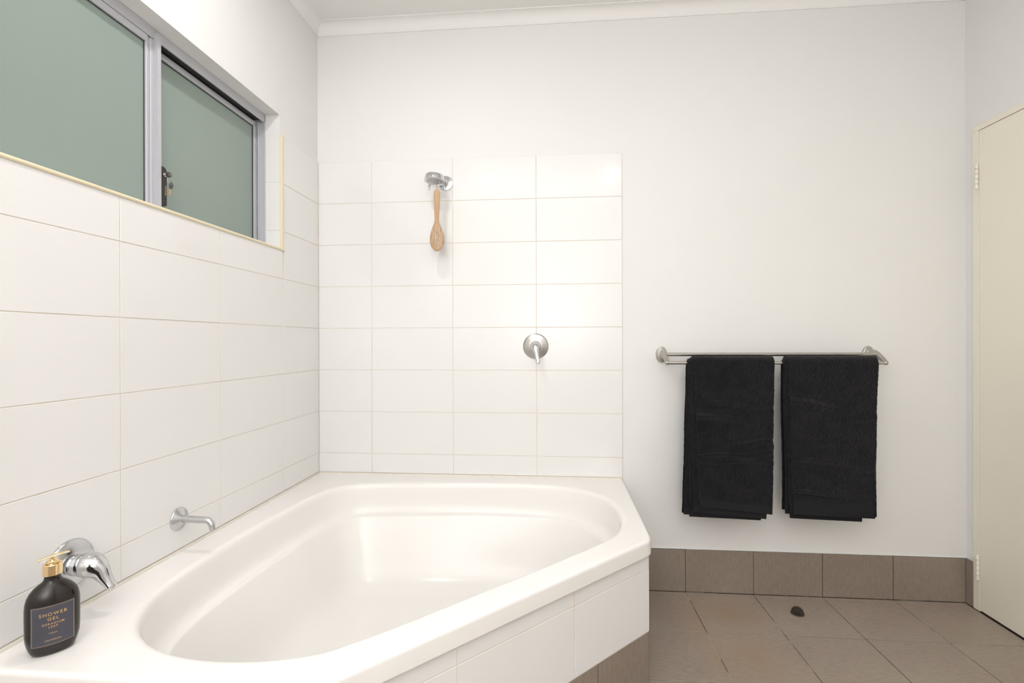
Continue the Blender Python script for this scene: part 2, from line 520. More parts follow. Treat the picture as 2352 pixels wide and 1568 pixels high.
# ---------------------------------------------------------------- window
win = empty('window_1', (-0.066, (OP['y0'] + OP['y1']) / 2, OP['z0']), kind='structure')
def wpart(name, bm, m, parent=win, **k):
    o = obj(name, bm, m, None, **k)
    o.parent = parent
    o.matrix_parent_inverse = parent_inv(parent)
    return o
def parent_inv(p):
    bpy.context.view_layer.update()
    return p.matrix_world.inverted()
y0, y1 = OP['y0'], OP['y1']
bm = bmesh.new()
# head: front fascia and hollow track
box(bm, -0.072, -0.066, y0, y1, 2.0555, 2.0875, bev=0.0008)
# sill frame
box(bm, -0.135, -0.066, y0, y1, 1.5345, 1.5475, bev=0.0006)
box(bm, -0.0775, -0.066, y0, -0.915, 1.5475, 1.5535, bev=0.0008)
# right jamb with ribs
box(bm, -0.135, -0.066, y1 - 0.0035, y1 + 0.0014, 1.5300, 2.0870, bev=0.0006)
box(bm, -0.094, -0.090, y1 - 0.012, y1 - 0.0035, 1.5475, 2.0555, bev=0.0005)
box(bm, -0.135, -0.066, y0 + 0.0005, y0 + 0.02, 1.5475, 2.0555)
wpart('outer_frame', bm, M_ALU)
hb = bx(-0.135, -0.0722, y0, y1 - 0.0005, 2.066, 2.0875)
box(hb, -0.135, -0.126, y0, y1 - 0.0005, 2.030, 2.066)
wpart('head_track', hb, M_ALUD)
# left light: fixed pane with its sash
ls = bmesh.new()
box(ls, -0.082, -0.068, y0 + 0.02, -0.9415, 2.0335, 2.0545, bev=0.0008)   # top rail
box(ls, -0.082, -0.0685, -0.9415, -0.934, 1.5535, 2.0545, bev=0.0012)      # stile front rib
box(ls, -0.082, -0.0725, -0.934, -0.923, 1.5535, 2.0545, bev=0.0008)
box(ls, -0.082, -0.0690, -0.925, -0.913, 1.5535, 2.0545, bev=0.0012)
fixed = wpart('fixed_sash', ls, M_ALU)
wpart('gasket', bx(-0.081, -0.0795, y0 + 0.02, -0.9395, 1.5530, 2.0360), M_RUBBER, fixed)
g = wpart('glass_pane', bx(-0.0792, -0.0765, y0 + 0.02, -0.9405, 1.5535, 2.0352), M_GLASS, fixed)
gk = bmesh.new()
box(gk, -0.0765, -0.0745, -0.9430, -0.9412, 1.5535, 2.0340)
box(gk, -0.0765, -0.0745, y0 + 0.02, -0.943, 2.0320, 2.0338)
wpart('glazing_seal', gk, M_RUBBER, fixed)
# upright interlock bar
bm = bmesh.new()
box(bm, -0.080, -0.0560, -0.9135, -0.8985, 1.5345, 2.0745, bev=0.0014, seg=2)
wpart('mullion', bm, M_ALU)
# right light: sliding sash further back
bs = bmesh.new()
yr = -0.3385
box(bs, -0.116, -0.096, -0.90, yr - 0.014, 2.0330, 2.0440, bev=0.0008)
box(bs, -0.116, -0.0985, -0.90, yr - 0.014, 2.0440, 2.0540, bev=0.0008)
box(bs, -0.116, -0.096, -0.3620, -0.3550, 1.5475, 2.0460, bev=0.001)
box(bs, -0.116, -0.1010, -0.3555, -0.3480, 1.5475, 2.0540, bev=0.0008)
box(bs, -0.116, -0.0970, -0.3485, -0.3420, 1.5475, 2.0540, bev=0.0008)
box(bs, -0.116, -0.096, -0.91, -0.895, 1.5475, 2.0540)
box(bs, -0.116, -0.098, -0.90, yr - 0.014, 1.5475, 1.556)
slide = wpart('sliding_sash', bs, M_ALU)
wpart('glass_pane', bx(-0.1085, -0.1055, -0.897, -0.3612, 1.556, 2.0345), M_GLASS, slide)
gk = bmesh.new()
box(gk, -0.1055, -0.1030, -0.3645, -0.3618, 1.556, 2.0335)
box(gk, -0.1055, -0.1030, -0.897, -0.3645, 2.0310, 2.0333)
wpart('glazing_seal', gk, M_RUBBER, slide)
# sash lock
bm = bmesh.new()
pl = [(-0.902, 1.559), (-0.902, 1.6790)]
for cy_, cz_, a0 in ((-0.8735 - 0.013, 1.6790 - 0.013, 90), (-0.8735 - 0.008, 1.559 + 0.008, 0)):
    rr = 0.013 if a0 == 90 else 0.008
    for i in range(7):
        a = math.radians(a0 - i * 15)
        pl.append((cy_ + rr * math.cos(a), cz_ + rr * math.sin(a)))
rings(bm, [[Vector((xx, yy, zz)) for yy, zz in pl] for xx in (-0.101, -0.0605)])
lock = wpart('sash_lock', bm, M_BLACK, win, smooth=True, angle=0.5)
b2 = bx(-0.0608, -0.0590, -0.8930, -0.8745, 1.580, 1.640, bev=0.0007)
wpart('slide_button', b2, M_BLACK, lock)
bm = bmesh.new()
lathe(bm, [(0.0058, 0), (0.0058, 0.0035), (0.0050, 0.0045), (0.0022, 0.0045), (0.002, 0.003)], 24, axis_matrix((-0.0608, -0.8845, 1.6550), (1, 0, 0)))
wpart('lock_cylinder', bm, M_CHROME2, lock, smooth=True, angle=0.6)

# text helper -------------------------------------------------------
def text_mesh(body, size, extrude=0.0, spacing=1.0, bold=0.0):
    c = bpy.data.curves.new('txt', 'FONT')
    c.body = body; c.size = size; c.align_x = 'CENTER'; c.align_y = 'CENTER'
    c.extrude = extrude; c.space_character = spacing; c.offset = bold
    o = bpy.data.objects.new('txt', c)
    COL.objects.link(o)
    bpy.context.view_layer.update()
    dg = bpy.context.evaluated_depsgraph_get()
    me = bpy.data.meshes.new_from_object(o.evaluated_get(dg))
    bpy.data.objects.remove(o, do_unlink=True)
    bm = bmesh.new(); bm.from_mesh(me); bpy.data.meshes.remove(me)
    return bm
M_YEL = mat('yellow_print', (0.60, 0.40, 0.06), 0.5)
bm = text_mesh('VANTAGE', 0.0066, 0.0001, 1.0, 0.00012)
for v in bm.verts:
    x, y, z = v.co
    v.co = Vector((-0.0589 + z, -0.8805 + y, 1.608 - x))
wpart('lettering', bm, M_YEL, lock)

# ---------------------------------------------------------------- door
door = empty('door_1', (W_R, DY1 / 2, 0), kind='structure')
bm = bmesh.new()
FX = W_R
box(bm, FX, WR + 0.115, DY0 + 0.0012, -0.0395, 0.0, DZ + 0.0025, bev=0.0012)
box(bm, FX, WR + 0.115, DY1 - 0.035, DY1 - 0.0012, 0.0, DZ + 0.0025, bev=0.0012)
box(bm, FX, WR + 0.115, DY1 - 0.035, -0.0395, DZ + 0.0025, DZ + 0.028, bev=0.0012)
wpart('door_frame', bm, M_DOOR, door)
leaf = wpart('door_leaf', bx(FX + 0.0005, FX + 0.037, DY1, DY0, 0.006, DZ, bev=0.0012, seg=2), M_DOOR, door)
wpart('door_stop_strip', bx(FX + 0.039, FX + 0.055, DY1, DY0 + 0.001, 0.0, DZ + 0.0035), M_RUBBER, door)
for zc in (1.827, 0.184):
    h = 0.106
    bm = bmesh.new()
    n = 5
    for k in range(n):
        za = zc - h / 2 + h * k / n + 0.0006; zb = zc - h / 2 + h * (k + 1) / n - 0.0006
        lathe(bm, [(0.0048, za), (0.0062, za + 0.0006), (0.0062, zb - 0.0006), (0.0048, zb)], 16,
              Matrix.Translation((FX - 0.0045, DY0 + 0.005, 0)))
    lathe(bm, [(0.003, zc - h / 2 - 0.001), (0.003, zc + h / 2 + 0.001)], 10, Matrix.Translation((FX - 0.0045, DY0 + 0.005, 0)))
    wpart('hinge', bm, M_DOOR, door, smooth=True, angle=0.6)

# ---------------------------------------------------------------- downlights
for i, (lx, ly, pw) in enumerate(LAMPS):
    if pw <= 0: continue
    d = empty('ceiling_light', (lx, ly, CEIL), label=['white round recessed downlight in the ceiling above the bath',
              'white round recessed downlight in the ceiling behind the bath end',
              'white round recessed downlight in the ceiling nearest the door side',
              'white round recessed downlight in the ceiling in front of the towels'][i], cat='light', group='ceiling downlights')
    bm = bmesh.new()
    lathe(bm, [(0.045, 0.0), (0.047, -0.004), (0.056, -0.005), (0.058, 0.0)], 40)
    obj('trim_ring', bm, M_CEIL, d, smooth=True, angle=0.6)
    bm = bmesh.new(); lathe(bm, [(0.0445, 0.0), (0.0445, -0.0015)], 40)
    obj('lens', bm, M_LAMP, d)

# ================================================================== BATH
BS = 2.140   # x - y of the diagonal front edge
BW = 1.447
bath = empty('corner_bath', (0.62, -0.62, 0.0), label='white acrylic corner bath with rounded triangular basin set against two tiled walls', cat='bath')
CX, CY = 0.62, -0.62
half = [(.203, .203), (.163, .262), (.136, .37), (.120, .50), (.108, .648), (.100, .838), (.108, 1.040), (.130, 1.165), (.178, 1.260), (.246, 1.325),
        (.338, 1.367), (.445, 1.383), (.553, 1.375), (.650, 1.345), (.715, 1.298), (.775, 1.245), (.853, 1.169), (.945, 1.078), (1.0115, 1.0115)]
ctrl = [Vector((x, -v)) for x, v in half] + [Vector((v, -x)) for x, v in half[-2:0:-1]]
def catmull_closed(P, k=8):
    out = []
    n = len(P)
    for i in range(n):
        p0, p1, p2, p3 = P[i - 1], P[i], P[(i + 1) % n], P[(i + 2) % n]
        for j in range(k):
            t = j / k
            out.append(0.5 * (2 * p1 + (p2 - p0) * t + (2 * p0 - 5 * p1 + 4 * p2 - p3) * t * t + (-p0 + 3 * p1 - 3 * p2 + p3) * t ** 3))
    return out
basin = catmull_closed(ctrl)
def radial(poly):
    pol = [(math.atan2(p.y - CY, p.x - CX), p) for p in poly]
    def r(th):
        d = Vector((math.cos(th), math.sin(th)))
        best = None
        n = len(poly)
        for i in range(n):
            a = poly[i] - Vector((CX, CY)); b = poly[(i + 1) % n] - Vector((CX, CY))
            e = b - a
            den = d.x * e.y - d.y * e.x
            if abs(den) < 1e-12: continue
            t = (a.x * e.y - a.y * e.x) / den
            s = (a.x * d.y - a.y * d.x) / den
            if t > 0 and -1e-9 <= s <= 1 + 1e-9:
                if best is None or t < best: best = t
        return best
    return r
def outer_poly(inset, rad):
    """pentagon with rounded front corners"""
    x1 = BW - inset; s = BS - inset * 1.4142
    W = 0.0005
    A = [Vector((W, -W)), Vector((x1, -W))]
    c1 = Vector((x1, -(s - x1))); c2 = Vector((s - x1, -x1))
    def fil(p, q, r_, rad):
        d1 = (p - q).normalized(); d2 = (r_ - q).normalized()
        out = []
        for i in range(7):
            t = i / 6
            out.append((1 - t) ** 2 * (q + d1 * rad) + 2 * t * (1 - t) * q + t * t * (q + d2 * rad))
        return out
    A += fil(A[1], c1, c2, rad)
    c3 = Vector((W, -x1))
    A += fil(c1, c2, c3, rad)
    A += [c3]
    return A
angs = [-PI + 2 * PI * i / 280 for i in range(280)]
angs += [math.atan2(p.y - CY, p.x - CX) for p in outer_poly(0, 0.03)]
angs = sorted(set(round(a, 6) for a in angs))
rb = radial(basin)
RB = [rb(a) for a in angs]
def loop_outer(inset, rad, z):
    f = radial(outer_poly(inset, rad))
    return [Vector((CX + f(a) * math.cos(a), CY + f(a) * math.sin(a), z)) for a in angs]
def loop_basin(dl, z):
    return [Vector((CX + (r - dl) * math.cos(a), CY + (r - dl) * math.sin(a), z)) for a, r in zip(angs, RB)]
def sm(a, b, k): return a + (b - a) * (3 * k * k - 2 * k ** 3)
L = [loop_outer(0.010, 0.022, RIMZ - 0.050), loop_outer(0.001, 0.03, RIMZ - 0.050), loop_outer(0.0, 0.03, RIMZ - 0.048),
     loop_outer(0.0, 0.03, RIMZ - 0.046), loop_outer(0.0002, 0.03, RIMZ - 0.012), loop_outer(0.0004, 0.03, RIMZ - 0.0085), loop_outer(0.0012, 0.03, RIMZ - 0.0052),
     loop_outer(0.0028, 0.03, RIMZ - 0.0026), loop_outer(0.0052, 0.03, RIMZ - 0.0009), loop_outer(0.0085, 0.03, RIMZ - 0.0001), loop_outer(0.0115, 0.03, RIMZ), loop_outer(0.016, 0.03, RIMZ)]
prof = [(-0.014, 0), (-0.010, -0.0001), (-0.004, -0.0007), (0.002, -0.0025), (0.007, -0.0065), (0.0100, -0.013), (0.012, -0.022), (0.013, -0.03), (0.019, -0.085), (0.022, -0.103), (0.027, -0.116), (0.035, -0.1245),
        (0.044, -0.128), (0.054, -0.1300), (0.0575, -0.1312), (0.0600, -0.1340), (0.0620, -0.1380), (0.066, -0.148), (0.083, -0.19), (0.115, -0.27), (0.135, -0.318), (0.155, -0.35), (0.185, -0.374),
        (0.225, -0.388), (0.28, -0.394)]
for dl, dz in prof:
    L.append(loop_basin(dl, RIMZ + dz))
for k in (0.5, 0.25, 0.08):
    L.append([Vector((CX + (r - 0.28) * k * math.cos(a), CY + (r - 0.28) * k * math.sin(a), RIMZ - 0.394 - 0.006 * (1 - k))) for a, r in zip(angs, RB)])
bm = bmesh.new()
rings(bm, L, cap0=False, cap1=True)
shell = obj('bath_shell', bm, M_ACRYL, None, smooth=True, angle=1.2)
shell.parent = bath; shell.matrix_parent_inverse = parent_inv(bath)
# sealant where the bath meets the tiles
bm = bmesh.new()
box(bm, 0.0002, BW - 0.004, -0.0062, -0.0001, RIMZ - 0.004, RIMZ + 0.0074, bev=0.002, seg=2)
box(bm, 0.0001, 0.0062, -BW + 0.003, -0.0062, RIMZ - 0.004, RIMZ + 0.0074, bev=0.002, seg=2)
sl = obj('sealant', bm, M_SEAL, None)
sl.parent = bath; sl.matrix_parent_inverse = parent_inv(bath)
bm = bmesh.new()
lathe(bm, [(0.031, RIMZ - 0.3985), (0.030, RIMZ - 0.396), (0.018, RIMZ - 0.3965), (0.016, RIMZ - 0.399)], 32, Matrix.Translation((0.62, -0.62, 0)))
dr = obj('drain', bm, M_CHROME2, None, smooth=True, angle=0.6); dr.parent = bath; dr.matrix_parent_inverse = parent_inv(bath)

# tiled surround under the diagonal
AS = 2.118
sur = empty('bath_surround', (1.06, -1.06, 0), label='white tiled panel over grey skirting tiles closing in the diagonal front of the bath', cat='bath panel')
P_R = Vector((1.438, -(AS - 1.438), 0)); P_L = Vector((AS - 1.438, -1.438, 0))
ddir = (P_L - P_R).normalized(); nrm = Vector((1, -1, 0)).normalized()
def prism(pts, z0, z1, inset=0.0):
    bm = bmesh.new()
    rings(bm, [[Vector((x, y, z0)) for x, y in pts], [Vector((x, y, z1)) for x, y in pts]])
    return bm
i_ = 0.0012
core = bmesh.new()
def wallstrip(p, q, n_, t=0.012):
    p, q, n_ = Vector(p), Vector(q), Vector(n_)
    b2 = bmesh.new()
    pts = [p, q, q - n_ * t, p - n_ * t]
    rings(b2, [[v + Vector((0, 0, 0.0)) for v in pts], [v + Vector((0, 0, RIMZ - 0.0515)) for v in pts]])
    merge(core, b2)
wallstrip(P_L - nrm * i_, P_R - nrm * i_, nrm)
wallstrip((1.438 - i_, P_R.y + 0.004, 0), (1.438 - i_, -0.0065, 0), (1, 0, 0))
wallstrip((0.0015, -1.438 + i_, 0), (P_L.x - 0.004, -1.438 + i_, 0), (0, -1, 0))
o = obj('grout_backing', core, M_GROUT, None); o.parent = sur; o.matrix_parent_inverse = parent_inv(sur)
dk = bmesh.new()
core = dk
def lowstrip(p, q, n_):
    p, q, n_ = Vector(p), Vector(q), Vector(n_)
    b2 = bmesh.new()
    pts = [p + n_ * 0.0004, q + n_ * 0.0004, q - n_ * 0.002, p - n_ * 0.002]
    rings(b2, [pts, [v + Vector((0, 0, 0.2015)) for v in pts]])
    merge(dk, b2)
lowstrip(P_L - nrm * i_, P_R - nrm * i_, nrm)
lowstrip((1.438 - i_, P_R.y + 0.002, 0), (1.438 - i_, -0.0065, 0), (1, 0, 0))
lowstrip((0.0015, -1.438 + i_, 0), (P_L.x - 0.002, -1.438 + i_, 0), (0, -1, 0))
o = obj('skirting_grout', dk, M_SGROUT, None); o.parent = sur; o.matrix_parent_inverse = parent_inv(sur)
front_len = (P_L - P_R).length
def strip(origin, ud, n_, cuts, z0, z1, name, m):
    for (a, b) in zip(cuts, cuts[1:]):
        tile(sur, name, m, Vector(origin) + Vector(ud) * (a + 0.001) + Vector((0, 0, z0 + 0.001)), ud, (0, 0, 1), n_, b - a - 0.0022, z1 - z0 - 0.0022)
# note: ux x uy must equal the outward normal, so run the diagonal from left to right
ud = -ddir
wc = [0, 0.3245 - 0.0, 0.7165 - 0.0]
wc = [0.0, front_len - 0.7419, front_len - 0.3515, front_len]
for (z0, z1) in ((0.4040, 0.4530), (0.2030, 0.4040)):
    strip(P_L, ud, nrm, wc, z0, z1, 'wall_tile', M_TILE)
gc = [0.0, front_len - 0.2516 - 0.5910, front_len - 0.2516 - 0.2955, front_len - 0.2516, front_len]
strip(P_L, ud, nrm, gc, 0.0, 0.2030, 'skirting_tile', M_SKIRT)
# right-hand return against the back wall (x = 1.438)
side = [0.0, 0.2855, -P_R.y - 0.0035]
for (z0, z1) in ((0.4040, 0.4530), (0.2030, 0.4040)):
    strip((1.438, P_R.y, 0), (0, 1, 0), (1, 0, 0), side, z0, z1, 'wall_tile', M_TILE)
strip((1.438, P_R.y, 0), (0, 1, 0), (1, 0, 0), side, 0.0, 0.2030, 'skirting_tile', M_SKIRT)
# left-hand return facing the camera end (y = -1.438)
side = [0.0, 0.2855, P_L.x]
for (z0, z1) in ((0.4040, 0.4530), (0.2030, 0.4040)):
    strip((0.0, -1.438, 0), (1, 0, 0), (0, -1, 0), side, z0, z1, 'wall_tile', M_TILE)
strip((0.0, -1.438, 0), (1, 0, 0), (0, -1, 0), side, 0.0, 0.2030, 'skirting_tile', M_SKIRT)

# ================================================================== TAPS
# bath mixer on left wall: local frame x = out from wall, y along wall, z up
mx = empty('bath_mixer', (0, -1.2447, 0.6190), label='chrome bath mixer with a down-turned lever on the left wall, partly behind the bottle', cat='tap')
bm = bmesh.new()
lathe(bm, [(0.0585, 0.0), (0.0585, 0.003), (0.056, 0.007), (0.048, 0.011), (0.034, 0.0145), (0.028, 0.016)], 56, axis_matrix((0, 0, 0), (1, 0, 0)))
obj('wall_plate', bm, M_CHROME, mx, smooth=True, angle=0.9)
bm = bmesh.new()
lathe(bm, [(0.0245, 0.012), (0.0245, 0.034), (0.0235, 0.0355)], 40, axis_matrix((0, 0, 0), (1, 0, 0)))
obj('cartridge_body', bm, M_CHROME2, mx, smooth=True, angle=0.8)
bm = bmesh.new()
sweep(bm, smooth_path([((0.036, 0, 0.0), .0265, .0265), ((0.050, 0, 0.001), .0292, .0295), ((0.064, 0, -0.003), .0272, .0262), ((0.076, 0.001, -0.013), .0215, .0190),
      ((0.086, 0.002, -0.026), .0148, .0158), ((0.095, 0.003, -0.038), .0108, .0132), ((0.102, 0.004, -0.048), .0092, .0124)], 6), 32, ref=Vector((0, 1, 0)))
obj('lever', bm, M_CHROME2, mx, smooth=True, angle=1.0)

# bath spout
sp = empty('bath_spout', (0, -0.906, 0.607), label='chrome bath spout with a round wall flange, left of the bath above its rim', cat='tap')
bm = bmesh.new()
lathe(bm, [(0.0335, 0.0), (0.0340, 0.003), (0.032, 0.006), (0.0135, 0.016), (0.0115, 0.018)], 48, axis_matrix((0, 0, 0), (1, 0, 0)))
obj('flange', bm, M_CHROME, sp, smooth=True, angle=0.7)
bm = bmesh.new()
pts = [((0.012, 0, 0), .0112, .0112), ((0.05, 0, -0.001), .0104, .0104), ((0.088, 0, -0.002), .0098, .0098)]
for i in range(1, 8):
    a = i / 7 * PI / 2 * 0.93
    pts.append(((0.088 + 0.020 * math.sin(a), 0, -0.002 - 0.020 * (1 - math.cos(a))), .0098 - i * .0001, .0098 - i * .0001))
pts.append(((0.1105, 0, -0.030), .0088, .0088))
sweep(bm, pts, 28, ref=Vector((0, 1, 0)), round_end=False)
obj('spout_pipe', bm, M_CHROME, sp, smooth=True, angle=0.9)

# shower mixer on back wall: out = -y
sm_ = empty('shower_mixer', (1.0488, 0, 1.1168), label='round dulled chrome shower mixer with a short lever on the back wall tiles', cat='tap')
bm = bmesh.new()
lathe(bm, [(0.0590, 0.0), (0.0592, 0.002), (0.0575, 0.0035), (0.052, 0.0055), (0.035, 0.010), (0.0265, 0.0125)], 64, axis_matrix((0, 0, 0), (0, -1, 0)))
obj('wall_plate', bm, M_PLATE, sm_, smooth=True, angle=0.5)
bm = bmesh.new()
lathe(bm, [(0.0250, 0.010), (0.0250, 0.014), (0.0235, 0.0155), (0.0232, 0.024), (0.021, 0.026)], 48, axis_matrix((0, 0, 0), (0, -1, 0)))
obj('cartridge_body', bm, M_PLATE, sm_, smooth=True, angle=0.5)
bm = bmesh.new()
sweep(bm, smooth_path([((0, -0.022, 0.0), .0200, .0205), ((0.0, -0.034, 0.0), .0190, .0195), ((0.0005, -0.045, -0.004), .0140, .0178), ((0.002, -0.051, -0.016), .0095, .0150),
      ((0.005, -0.054, -0.033), .0072, .0118), ((0.009, -0.057, -0.053), .0060, .0095), ((0.0125, -0.061, -0.074), .0056, .0092)], 6), 32, ref=Vector((1, 0, 0)))
obj('lever', bm, M_CHROME2, sm_, smooth=True, angle=1.0)

# ================================================================== SHOWER HEAD + BRUSH
sh = empty('wall_shower', (0.6265, 0, 1.888), label='small chrome shower head on a short wall arm above the bath', cat='shower')
bm = bmesh.new()
lathe(bm, [(0.0335, 0.0), (0.0345, 0.002), (0.033, 0.0055), (0.020, 0.0085), (0.012, 0.0125), (0.0105, 0.018)], 48, axis_matrix((0, 0, 0), (0, -1, 0)))
obj('wall_flange', bm, M_CHROME2, sh, smooth=True, angle=0.7)
bm = bmesh.new()
sweep(bm, [((0, -0.010, 0.0), .0095, .0095), ((-0.006, -0.040, 0.000), .0095, .0095), ((-0.014, -0.066, -0.002), .0095, .0095)], 20, round_end=False)
lathe(bm, [(0.002, -0.013), (0.0115, -0.009), (0.0145, 0.0), (0.0115, 0.009), (0.002, 0.013)], 24, Matrix.Translation((-0.006, -0.040, 0.0)) @ Matrix.Rotation(PI / 2, 4, 'Y'))
obj('arm', bm, M_CHROME, sh, smooth=True, angle=0.7)
RC = Vector((-0.0310, -0.098, -0.009))
rmx = Matrix.Translation(RC) @ Matrix.Rotation(math.radians(3), 4, 'Y') @ Matrix.Rotation(math.radians(-4), 4, 'X')
bm = bmesh.new()
lathe(bm, [(0.036, -0.0125), (0.0455, -0.0135), (0.0462, -0.0120), (0.0445, -0.0095), (0.0435, 0.010), (0.0410, 0.0145), (0.030, 0.0165), (0.0, 0.017)], 64, rmx)
rose = obj('rose', bm, M_CHROME2, sh, smooth=True, angle=0.5)
bm = bmesh.new()
lathe(bm, [(0.0362, -0.0100), (0.0362, -0.0128), (0.028, -0.0138), (0.0, -0.0145)], 48, rmx)
face = obj('spray_face', bm, M_PLATE, sh, smooth=True, angle=0.5)
bm = bmesh.new()
for k in range(4):
    nn = [1, 6, 12, 18][k]
    for j in range(nn):
        a = 2 * PI * j / nn
        lathe(bm, [(0.0012, -0.0125), (0.0012, -0.0155), (0.0007, -0.0162)], 6, rmx @ Matrix.Translation((0.0096 * k * math.cos(a), 0.0096 * k * math.sin(a), 0)))
o = obj('spray_nozzles', bm, M_ALU, face)
o['kind'] = 'stuff'
bm = bmesh.new()
HZ = -0.041
sweep(bm, [((-0.054, -0.100, HZ), .0032, .0032), ((0.0, -0.096, HZ + 0.004), .0032, .0032), ((0.004, -0.060, HZ + 0.010), .0035, .0035), ((-0.002, -0.046, -0.006), .0035, .0035)], 14, round_end=False)
lathe(bm, [(0.0018, -0.002), (0.0062, -0.001), (0.0062, 0.007), (0.0045, 0.009), (0.0, 0.0095)], 20, axis_matrix((-0.050, -0.100, HZ), (-1, 0, 0)))
obj('hook_bar', bm, M_CHROME2, sh, smooth=True, angle=0.7)
bm = bmesh.new()
sweep(bm, [((-0.0545, -0.100, HZ + 0.001), .0030, .0030), ((-0.0545, -0.101, HZ - 0.010), .0030, .0030), ((-0.0545, -0.102, HZ - 0.018), .0036, .0036)], 14)
obj('thumb_lever', bm, M_CHROME2, sh, smooth=True, angle=0.7)

BX, BY, BZ = 0.6060, -0.100, 1.8300
br = empty('bath_brush', (BX, BY, BZ), label='worn wooden bath brush hanging by its cord under the shower head', cat='brush')
wp = [(0.0, 0.0015), (0.003, 0.0080), (0.009, 0.0122), (0.018, 0.0134), (0.04, 0.0134), (0.07, 0.0124), (0.10, 0.0111), (0.125, 0.0102), (0.14, 0.0100), (0.152, 0.0122), (0.165, 0.0172),
      (0.18, 0.0232), (0.20, 0.0294), (0.218, 0.0326), (0.232, 0.0332), (0.246, 0.0312), (0.260, 0.0258), (0.270, 0.0192), (0.277, 0.0115), (0.281, 0.0020)]
bm = bmesh.new()
loops = []
for t, w in wp:
    th = 0.0052 + 0.0022 * min(1, w / 0.03)
    n = 20
    lp = []
    for k in range(n):
        a = 2 * PI * k / n
        ca, sa = math.cos(a), math.sin(a)
        e = 0.55
        lp.append(Vector((w * math.copysign(abs(ca) ** e, ca), th * math.copysign(abs(sa) ** 0.75, sa) * (0.35 + 0.65 * min(1, w / 0.01)), -t)))
    loops.append(lp)
rings(bm, loops)
wood = obj('handle', bm, M_WOOD, br, smooth=True, angle=0.9)
bm = bmesh.new()
lathe(bm, [(0.0028, -0.0058), (0.0028, 0.0058)], 14, axis_matrix((0, 0, -0.0095), (0, 1, 0)))
obj('hanging_hole', bm, M_BLACK, br)
bm = bmesh.new()
for i in range(230):
    a = i * 2.39996; rr = math.sqrt(i / 230)
    px = 0.026 * rr * math.cos(a); pz = -0.226 + 0.042 * rr * math.sin(a)
    q = Vector((px + random.gauss(0, .0008), 0.0285 + random.uniform(-.001, .001), pz + random.gauss(0, .0008)))
    sweep(bm, [((px, 0.0065, pz), .0012, .0012), (tuple(q), .0015, .0015)], 5, round_end=False)
o = obj('bristles', bm, M_BRISTLE, br); o['kind'] = 'stuff'
bm = bmesh.new()
for s in (-1, 1):
    sweep(bm, smooth_path([((0.0008, s * 0.0062, -0.0095), .0010, .0010), ((0.0015 * s, s * 0.0068, 0.002), .0010, .0010), ((0.0012 * s, s * 0.0052, 0.012), .0014, .0014), ((0.0005, s * 0.0040, 0.0185), .0014, .0014)], 4), 8, round_end=False)
sweep(bm, smooth_path([((0.0005, -0.0040, 0.0185), .0014, .0014), ((0.0005, 0.0, 0.0260), .0014, .0014), ((0.0005, 0.0040, 0.0185), .0014, .0014)], 4), 8, ref=Vector((1, 0, 0)), round_end=False)
sweep(bm, [((0.0008, -0.0062, -0.0095), .0010, .0010), ((0.0008, 0.0062, -0.0095), .0010, .0010)], 8, round_end=False)
obj('cord', bm, M_CORD, br, smooth=True)

# ================================================================== TOWEL RAIL
XL, XR, RZ = 1.6215, 2.5140, 1.0790
rail = empty('towel_rail', ((XL + XR) / 2, 0, RZ), label='brushed nickel double towel rail on the back wall beside the bath', cat='towel rail')
def rpart(name, bm, m, **k):
    o = obj(name, bm, m, None, smooth=True, angle=0.6)
    o.parent = rail; o.matrix_parent_inverse = parent_inv(rail)
    return o
FBY, FBZ, BBY, BBZ = -0.118, 1.0455, -0.062, 1.0800
for X in (XL, XR):
    bm = bmesh.new()
    lathe(bm, [(0.0240, -0.0055), (0.0245, 0.002), (0.0232, 0.0050), (0.0212, 0.0060), (0.0205, 0.0095), (0.0185, 0.0125), (0.0165, 0.0130), (0.0160, 0.016)], 48,
          axis_matrix((X, 0, RZ), (0, -1, 0)), sx=1.0, sy=1.48)
    rpart('wall_flange', bm, M_BRUSH)
    bm = bmesh.new()
    sweep(bm, smooth_path([((X, -0.010, RZ), .0125, .0225), ((X, -0.030, RZ + 0.001), .0120, .0215), ((X, -0.055, RZ - 0.001), .0110, .0180), ((X, -0.080, RZ - 0.010), .0100, .0135),
          ((X, -0.102, RZ - 0.022), .0092, .0108), ((X, FBY, FBZ), .0088, .0095)], 5), 28, ref=Vector((1, 0, 0)) if False else Vector((0, 0, 1)))
    rpart('arm', bm, M_BRUSH)
bm = bmesh.new(); lathe(bm, [(0.0073, XL + 0.004), (0.0073, XR - 0.004)], 28, Matrix.Translation((0, FBY, FBZ)) @ Matrix.Rotation(PI / 2, 4, 'Y'))
rpart('front_bar', bm, M_BRUSH)
bm = bmesh.new(); lathe(bm, [(0.0079, XL + 0.004), (0.0079, XR - 0.004)], 28, Matrix.Translation((0, BBY, BBZ)) @ Matrix.Rotation(PI / 2, 4, 'Y'))
rpart('back_bar', bm, M_BRUSH)

